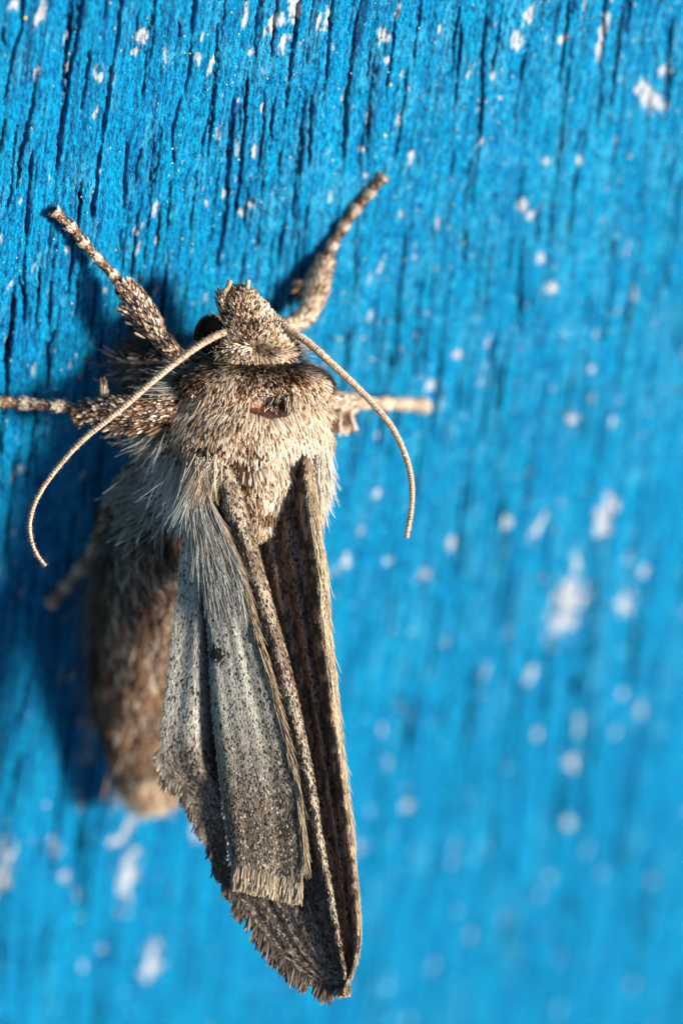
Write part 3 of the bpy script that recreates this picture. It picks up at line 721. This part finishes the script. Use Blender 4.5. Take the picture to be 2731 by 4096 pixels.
# --- wings
def surf(rows, nu, nvv):
    """rows: list of lists of (X, Y, d), same length -> grid of q points"""
    A = np.array([cat_rom(PA(r), nvv) for r in rows])          # (rows, nvv, 3)
    G = np.zeros((nu, nvv, 3)); yk = np.array([0] + list(np.cumsum(np.linalg.norm(np.diff(A.mean(1), axis=0), axis=1)))); tt = np.linspace(0, yk[-1], nu)
    i = np.clip(np.searchsorted(yk, tt, 'right') - 1, 0, len(rows) - 2); u = ((tt - yk[i]) / (yk[i + 1] - yk[i]))[:, None, None]
    p1, p2 = A[i], A[i + 1]; p0 = A[np.maximum(i - 1, 0)]; p3 = A[np.minimum(i + 2, len(rows) - 1)]
    t1 = (p2 - p0) * 0.5; t2 = (p3 - p1) * 0.5
    return (2 * u**3 - 3 * u**2 + 1) * p1 + (u**3 - 2 * u**2 + u) * t1 + (-2 * u**3 + 3 * u**2) * p2 + (u**3 - u**2) * t2

def wing(name, G, colfn, mat, label, nsc, lsc, wsc, lift_=0.16, thick=5.0):
    nu, nvv, _ = G.shape
    du = np.gradient(G, axis=0); dv = np.gradient(G, axis=1); nn_ = nrm(np.cross(du, dv)); 
    if nn_[..., 2].mean() < 0: nn_ = -nn_
    top = G.reshape(-1, 3); bot = (G - nn_ * thick).reshape(-1, 3); ii = np.arange(nu * nvv).reshape(nu, nvv)
    f = np.stack([ii[:-1, :-1], ii[:-1, 1:], ii[1:, 1:], ii[1:, :-1]], -1).reshape(-1, 4); m_ = nu * nvv
    rg = np.concatenate([ii[0, :], ii[1:, -1], ii[-1, -2::-1], ii[-2:0:-1, 0]]); nx2 = np.roll(rg, -1)
    F_ = np.concatenate([f, f[:, ::-1] + m_, np.stack([rg, rg + m_, nx2 + m_, nx2], 1)])
    V_ = np.concatenate([top, bot]); me = mesh_from(name, V_, F_)
    X_, Y_ = px(V_); uu = np.tile(np.repeat(np.linspace(0, 1, nu), nvv), 2); vv = np.tile(np.tile(np.linspace(0, 1, nvv), nu), 2)
    add_col(me, colfn(X_, Y_, uu, vv, False)); o = link(name, me, mat, moth, None, label)
    # overlapping scales, laid along the wing
    ar = np.linalg.norm(np.cross(du, dv), axis=-1)[:-1, :-1].ravel(); pr = ar / ar.sum()
    k = rng.choice(len(ar), nsc, p=pr); iu = k // (nvv - 1) + rng.random(nsc); iv_ = k % (nvv - 1) + rng.random(nsc)
    def smp(A):
        a0 = np.floor(iu).astype(int).clip(0, nu - 2); b0 = np.floor(iv_).astype(int).clip(0, nvv - 2); fu = (iu - a0)[:, None]; fv = (iv_ - b0)[:, None]
        return (A[a0, b0] * (1 - fu) * (1 - fv) + A[a0 + 1, b0] * fu * (1 - fv) + A[a0, b0 + 1] * (1 - fu) * fv + A[a0 + 1, b0 + 1] * fu * fv)
    p_ = smp(G); n2 = nrm(smp(nn_)); d_ = nrm(smp(du)); n2 *= np.where(n2[:, 2:3] < -0.35, 1, 1)
    d_ = nrm(d_ + n2 * (lift_ * rng.uniform(0.3, 1.4, nsc))[:, None] + rng.normal(0, 0.10, (nsc, 3)))
    X_, Y_ = px(p_); c_ = colfn(X_, Y_, iu / (nu - 1), iv_ / (nvv - 1), True)
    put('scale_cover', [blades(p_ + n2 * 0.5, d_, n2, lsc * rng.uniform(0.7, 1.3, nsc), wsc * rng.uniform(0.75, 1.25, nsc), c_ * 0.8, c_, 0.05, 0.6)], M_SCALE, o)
    return o, smp, du, nn_

def mixc(a, b_, k):
    return a * (1 - k[:, None]) + b_ * k[:, None]
def rgbn(c, N): return np.tile(np.array(c, float), (N, 1))

# left forewing (its outer face, behind the hindwing)
LF = [(1800,862,790,100,26),(1880,890,785,110,42),(2000,925,770,125,48),(2150,975,735,140,44),(2400,1050,705,150,38),(2700,1137,672,155,32),(3030,1212,645,165,28),(3170,1240,752,165,25),(3330,1268,832,165,20),
      (3480,1297,884,160,17),(3650,1331,1000,140,13),(3800,1358,1112,110,10),(3900,1377,1240,80,8),(3950,1388,1345,50,6)]
rows = []; ROLL = []
for y_, xd, xl, dl, r_ in LF:
    wdt = xd - xl; q_ = min(1, wdt / 330.0); of_ = 70 * float(sstep(2020, 1800, np.array(float(y_)))); fo = q_ * float(sstep(3350, 3050, np.array(float(y_))))
    yl = y_ if y_ < 3300 else y_ + 10
    rows.append([(xd + r_ * 0.8, y_, r_ * 1.5 + 8), (xd + r_, y_, r_ * .6), (xd + r_ * 0.45, y_, -r_ * .35), (xd - r_ * 0.45, y_, -r_ * .25), (xd - r_, y_, r_ * .8), (xd - r_ * 1.1 - wdt * 0.05, y_, r_ + 14 + 70 * q_), (xd - wdt * 0.30, y_, dl * 0.62 + r_ + 70 * fo),
                 (xd - wdt * 0.52, y_, dl * 0.80 + 0.2 * dl * fo + 20 * fo), (xl + wdt * 0.40, yl, dl * 0.86 + 0.14 * dl * fo + 36 * fo), (xl + wdt * 0.28, yl, dl * 0.92 - 24 * fo), (xl + wdt * 0.12, yl, dl * 0.97 - 16 * fo), (xl, yl, dl)])
    rows[-1] = [(a, c, e + of_) for a, c, e in rows[-1]]
    ac = np.concatenate([[0], np.cumsum(np.linalg.norm(np.diff(PA(rows[-1]), axis=0), axis=1))]); ROLL.append((y_, ac[4] / ac[-1]))
ROLL = np.array(ROLL)
GL = surf(rows, 300, 130)
ui = np.linspace(0, 1, 300)[:, None]; vi = np.linspace(0, 1, 130)[None]
GL[..., 2] += 3.0 * np.sin(vi * 46) * sstep(0.25, 0.4, vi) * sstep(0.0, 0.3, ui)
GL += ((vn(ui * 12 + vi * 0, vi * 10 + ui * 0, 51) - 0.5) * 8)[..., None] * np.array([0, 0, 1.0])
def c_lf(X_, Y_, u, v, sc):
    N_ = len(X_); vr = np.interp(Y_, ROLL[:, 0], ROLL[:, 1]); cost = v < vr; v = np.where(cost, v / vr * 0.27, 0.27 + (v - vr) / (1 - vr) * 0.73)
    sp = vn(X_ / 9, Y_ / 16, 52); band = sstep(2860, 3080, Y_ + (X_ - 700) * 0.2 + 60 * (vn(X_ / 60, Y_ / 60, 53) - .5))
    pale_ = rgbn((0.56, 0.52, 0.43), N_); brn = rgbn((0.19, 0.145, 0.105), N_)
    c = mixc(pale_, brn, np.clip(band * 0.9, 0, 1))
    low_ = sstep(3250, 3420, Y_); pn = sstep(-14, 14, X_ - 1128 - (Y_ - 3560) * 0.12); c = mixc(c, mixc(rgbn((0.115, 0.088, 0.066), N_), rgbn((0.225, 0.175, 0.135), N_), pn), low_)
    inner = (v > 0.27) & (v < 0.50); c = np.where(inner[:, None], mixc(rgbn((0.17, 0.095, 0.055), N_), rgbn((0.23, 0.18, 0.14), N_), sstep(2900, 3400, Y_)), c)
    cc = mixc(rgbn((0.54, 0.42, 0.29), N_), rgbn((0.26, 0.175, 0.11), N_), sstep(0.45, 0.62, vn(X_ / 30, Y_ / 85, 54)))
    cc = np.where((v < 0.085)[:, None], rgbn((0.58, 0.45, 0.31), N_), cc); cc = np.where(((v > 0.17) & (vn(X_ / 14, Y_ / 60, 55) > 0.45))[:, None], rgbn((0.11, 0.075, 0.05), N_), cc)
    c = np.where(cost[:, None], cc, c)
    if sc:
        r_ = rng.random(N_); c = np.where((r_ < 0.10 + 0.16 * band + 0.12 * cost)[:, None], rgbn((0.035, 0.026, 0.02), N_), c)
        c = np.where(((r_ > 0.86) & (cost | (band > 0.5)))[:, None], rgbn((0.50, 0.41, 0.31), N_), c); c = jit(c, 0.2)
    else: c = c * 0.8
    return np.clip(c, 0, 0.9)
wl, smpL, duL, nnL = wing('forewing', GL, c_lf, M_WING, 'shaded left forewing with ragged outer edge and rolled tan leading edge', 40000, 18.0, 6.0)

# hindwing, pale underside in front of it
HW = [(1990,748,840,45),(2150,775,912,42),(2300,806,972,42),(2500,838,1022,42),(2700,846,1082,42),(2900,862,1138,42),(3050,880,1176,42),(3200,897,1204,44),(3350,915,1220,48),(3430,926,1216,52),(3475,936,1204,54)]
rows = []
for i, (y_, xl, xr, d0) in enumerate(HW):
    w_ = xr - xl; sl_ = 55 * sstep(3100, 3475, np.array(float(y_)))
    rows.append([(xr, y_ + sl_, d0 - 26), (xr - w_ * 0.06, y_ + sl_, d0 - 24), (xr - w_ * 0.2, y_ + sl_ * .9, d0 - 12), (xr - w_ * 0.38, y_ + sl_ * .7, d0 - 4), (xr - w_ * 0.52, y_ + sl_ * .5, d0 - 6), (xr - w_ * 0.68, y_ + sl_ * .35, d0 + 4),
                 (xl + w_ * 0.16, y_ + sl_ * .15, d0 + 12), (xl + w_ * 0.04, y_, d0 + 26), (xl, y_, d0 + 46)])
GH = surf(rows, 240, 80); ui = np.linspace(0, 1, 240)[:, None]; vi = np.linspace(0, 1, 80)[None]
GH[..., 2] += 1.6 * np.sin(vi * 30 + ui * 2) * sstep(0.1, 0.4, ui)
def c_hw(X_, Y_, u, v, sc):
    N_ = len(X_); pale_ = rgbn((0.47, 0.45, 0.375), N_)
    vein = np.exp(-((v - 0.52) / 0.03) ** 2); c = mixc(pale_, rgbn((0.66, 0.58, 0.47), N_), vein * 0.6)
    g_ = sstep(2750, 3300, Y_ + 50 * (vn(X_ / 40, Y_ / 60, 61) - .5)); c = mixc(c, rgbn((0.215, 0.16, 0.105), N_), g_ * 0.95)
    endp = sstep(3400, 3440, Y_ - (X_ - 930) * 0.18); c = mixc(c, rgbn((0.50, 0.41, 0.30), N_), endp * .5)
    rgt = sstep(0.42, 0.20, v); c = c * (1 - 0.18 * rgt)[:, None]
    spot = np.exp(-(((X_ - 866) / 33) ** 2 + ((Y_ - 2602) / 32) ** 2)) + (rng.normal(0, .16, N_) if sc else 0) + 0.3 * (vn(X_ / 12, Y_ / 12, 62) - .5)
    c = np.where((spot > 0.38)[:, None], rgbn((0.028, 0.022, 0.018), N_), c)
    edge_ = v < 0.035; c = np.where(edge_[:, None], rgbn((0.55, 0.42, 0.27), N_), c)
    if sc:
        r_ = rng.random(N_); dn = (0.07 + 0.22 * g_ + 0.10 * rgt) * (0.5 + vn(X_ / 26, Y_ / 40, 63)) * sstep(2150, 2500, Y_)
        c = np.where((r_ < dn)[:, None], rgbn((0.050, 0.040, 0.032), N_), c); c = np.where(((r_ > 0.9) & (g_ > .3))[:, None], rgbn((0.60, 0.52, 0.42), N_), c); c = jit(c, 0.16)
    else: c = c * 0.85
    return np.clip(c, 0, 0.9)
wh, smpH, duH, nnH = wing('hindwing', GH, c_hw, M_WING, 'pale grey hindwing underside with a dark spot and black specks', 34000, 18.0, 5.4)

# right forewing (its dark inner face and sunlit leading edge)
RW = [(1780,1212,1150),(1860,1230,1120),(2000,1260,990),(2150,1284,960),(2300,1306,985),(2500,1320,1040),(2750,1346,1105),(3050,1377,1175),(3300,1407,1228),(3500,1430,1270),(3700,1444,1312),(3790,1440,1330),(3870,1420,1346),(3940,1392,1360)]
rows = []
for y_, xr, xl in RW:
    w_ = xr - xl; q_ = min(1.15, w_ / 230.0)
    rows.append([(xr - 10, y_, 70), (xr, y_, 34), (xr - 8, y_, 0), (xr - 22 * q_ - 4, y_, -8), (xr - 44 * q_ - 4, y_, 14), (xr - w_ * 0.28, y_, 26 + 52 * q_), (xr - w_ * 0.40, y_, 20 + 50 * q_), (xr - w_ * 0.52, y_, 30 + 90 * q_),
                 (xr - w_ * 0.66, y_, 30 + 90 * q_), (xr - w_ * 0.8, y_, 36 + 150 * q_), (xl, y_, 40 + 200 * q_)])
    of_ = 80 * float(sstep(1980, 1780, np.array(float(y_)))); rows[-1] = [(a, c, e + of_) for a, c, e in rows[-1]]
GR = surf(rows, 280, 100); ui = np.linspace(0, 1, 280)[:, None]; vi = np.linspace(0, 1, 100)[None]
GR += ((vn(ui * 16 + vi * 0, vi * 12 + ui * 0, 71) - 0.5) * 10)[..., None] * np.array([0, 0, 1.0])
def c_rw(X_, Y_, u, v, sc):
    N_ = len(X_); c = mixc(rgbn((0.42, 0.255, 0.180), N_), rgbn((0.14, 0.088, 0.066), N_), sstep(0.40, 0.66, vn(X_ / 16, Y_ / 60, 72)))
    c = mixc(c, rgbn((0.34, 0.27, 0.23), N_), 0.8 * np.exp(-((v - 0.50) / 0.05) ** 2) * (vn(X_ / 20, Y_ / 30, 74)))
    c = mixc(c, rgbn((0.24, 0.09, 0.03), N_), sstep(2150, 1950, Y_) * (v < .6) * (v > .4) * 0.8)
    e = sstep(0.36, 0.27, v); c = mixc(c, mixc(rgbn((0.36, 0.24, 0.15), N_), rgbn((0.06, 0.04, 0.03), N_), sstep(0.5, 0.62, vn(X_ / 18, Y_ / 26, 73))), e)
    blk = sstep(0.62, 0.75, vn(Y_ * 0 + 3, Y_ / 42, 75)) * sstep(3100, 3400, Y_)
    e2 = sstep(0.22, 0.16, v) * (1 - 0.8 * blk); c = mixc(c, rgbn((0.68, 0.53, 0.34), N_), e2)
    if sc:
        r_ = rng.random(N_); c = np.where(((r_ < 0.07) & (v > 0.3))[:, None], rgbn((0.36, 0.27, 0.20), N_), c); c = np.where(((r_ > 0.8) & (v > 0.28))[:, None], rgbn((0.018, 0.014, 0.012), N_), c); c = jit(c, 0.22)
    else: c = c * 0.8
    return np.clip(c, 0, 0.9)
wr, smpR, duR, nnR = wing('forewing', GR, c_rw, M_WING, 'right forewing with chocolate brown inner face and cream sunlit leading edge', 26000, 18.0, 6.0)

# fringes along the wing margins
def fringe(parent, G, iu, iv_, direc, n_, l0, l1, w_, cb_, ct_, spread=0.12, clump_=0.0, tip=0.5):
    """iu, iv_: index arrays of a run of grid points"""
    pts_ = G[iu, iv_]; k = rng.uniform(0, len(pts_) - 1.001, n_); a0 = k.astype(int); fr = (k - a0)[:, None]
    root = pts_[a0] * (1 - fr) + pts_[a0 + 1] * fr + rng.normal(0, 2.5, (n_, 3))
    d = nrm(np.array(direc, float))[None] + rng.normal(0, spread, (n_, 3))
    l_ = rng.uniform(l0, l1, n_)
    if clump_ > 0: l_ *= 1 - clump_ * (vn(k / len(pts_) * 26, k * 0, 81) > 0.55) * vn(k / len(pts_) * 60, k * 0 + 9, 82)
    nn_ = nrm(np.tile(np.array([[0, 0, 1.0]]), (n_, 1)) + rng.normal(0, .25, (n_, 3)))
    B = jit(rgbn(cb_, n_), .2); T_ = jit(rgbn(ct_, n_), .2)
    return blades(root, nrm(d), nn_, l_, np.full(n_, w_) * rng.uniform(.7, 1.3, n_), B, T_, 0.05, tip)
nu, nv2 = 240, 80
put('fringe', [fringe(wh, GH, np.full(nv2, nu - 1), np.arange(nv2), (-0.05, -1, 0.05), 900, 50, 92, 5.5, (0.26, 0.19, 0.12), (0.50, 0.39, 0.26), 0.09),
               fringe(wh, GH, np.full(nv2, nu - 4), np.arange(nv2), (-0.05, -1, 0.12), 600, 34, 72, 5.5, (0.34, 0.26, 0.17), (0.46, 0.36, 0.24), 0.09),
               fringe(wh, GH, np.arange(40, nu - 2), np.zeros(nu - 42, int) + nv2 - 1, (-0.22, -1, -0.1), 900, 14, 28, 5, (0.30, 0.29, 0.25), (0.40, 0.39, 0.34), 0.12)], M_SCALE, wh, 'stuff', 'tan fringe of scales')
# silky cream fringe on the hindwing's near edge
n_ = 1700; k = rng.uniform(8, nu - 20, n_); a0 = k.astype(int)
root = GH[a0, rng.integers(0, 5, n_)] + rng.normal(0, 4, (n_, 3)); d = nrm(GH[np.minimum(a0 + 6, nu - 1), 0] - GH[a0, 0]); d = nrm(d + np.array([0.05, 0, 0.04]) + rng.normal(0, 0.05, (n_, 3)))
cF = jit(rgbn((0.62, 0.48, 0.31), n_), .2)
h1 = hairs(root, d, rng.uniform(60, 130, n_), np.full(n_, 5.0), cF * 0.7, rng.normal(0, .05, (n_, 3)) + np.array([0.04, 0, 0.02]), 4, cF)
# long silvery hair lying on the top of the hindwing
n_ = 800; a0 = (rng.random(n_) ** 1.5 * 62).astype(int); b0 = (rng.beta(1.3, 1.3, n_) * 79).astype(int)
root = GH[a0, b0] + nnH[a0, b0] * 6; d = nrm(duH[a0, b0]); d = nrm(d + nnH[a0, b0] * 0.10 + rng.normal(0, .07, (n_, 3)))
cF = jit(rgbn((0.60, 0.58, 0.52), n_), .2); h2 = hairs(root, d, rng.uniform(90, 200, n_), np.full(n_, 3.6), cF * 0.8, rng.normal(0, .06, (n_, 3)) + np.array([0.02, 0, -0.02]), 5, cF)
put('silky_hair', [h1, h2], M_HAIR, wh)
nu, nv2 = 300, 130
marg = np.arange(int(nu * .56), nu - 1)
iend = np.arange(int(nu * .53), int(nu * .70))
put('fringe', [fringe(wl, GL, marg, np.full(len(marg), nv2 - 1), (-0.10, -1, 0.0), 2600, 30, 84, 6, (0.05, 0.038, 0.03), (0.17, 0.125, 0.09), 0.16, 0.75, 0.5),
               fringe(wl, GL, iend, np.full(len(iend), nv2 - 1), (-0.45, -0.85, 0.0), 1300, 26, 46, 5, (0.24, 0.205, 0.135), (0.34, 0.30, 0.22), 0.16),
               fringe(wl, GL, np.full(nv2, nu - 1), np.arange(nv2), (0, -1, 0), 160, 16, 40, 8, (0.12, 0.08, 0.05), (0.42, 0.30, 0.18), 0.1)], M_SCALE, wl, 'stuff', 'ragged dark fringe')
nu, nv2 = 280, 100
rr_ = np.arange(int(nu * .90), nu - 1)
parts = [fringe(wr, GR, np.full(nv2, nu - 1), np.arange(nv2), (-0.08, -1, 0), 200, 18, 44, 8, (0.22, 0.13, 0.07), (0.55, 0.38, 0.22), 0.1),
         fringe(wr, GR, rr_, np.full(len(rr_), 2), (0.05, -1, 0), 160, 14, 30, 8, (0.25, 0.14, 0.08), (0.50, 0.33, 0.18), 0.14)]
n_ = 700; a0 = (rng.random(n_) ** 1.6 * (nu - 80)).astype(int); b0 = rng.integers(6, 19, n_)
root = GR[a0, b0] + nnR[a0, b0] * 2; d = nrm(duR[a0, b0]); d = nrm(d + np.array([0.05, 0, 0.03]) + rng.normal(0, .04, (n_, 3)))
cF = jit(rgbn((0.74, 0.59, 0.39), n_), .18)
put('fringe', parts, M_SCALE, wr, 'stuff')
st = rng.random(n_) < 0.03; d[st] = nrm(d[st] + np.array([0.25, 0, 0]))
put('silky_hair', [hairs(root, d, rng.uniform(50, 120, n_), np.full(n_, 4.2), cF * .85, rng.normal(0, .04, (n_, 3)), 4, cF)], M_HAIR, wr)
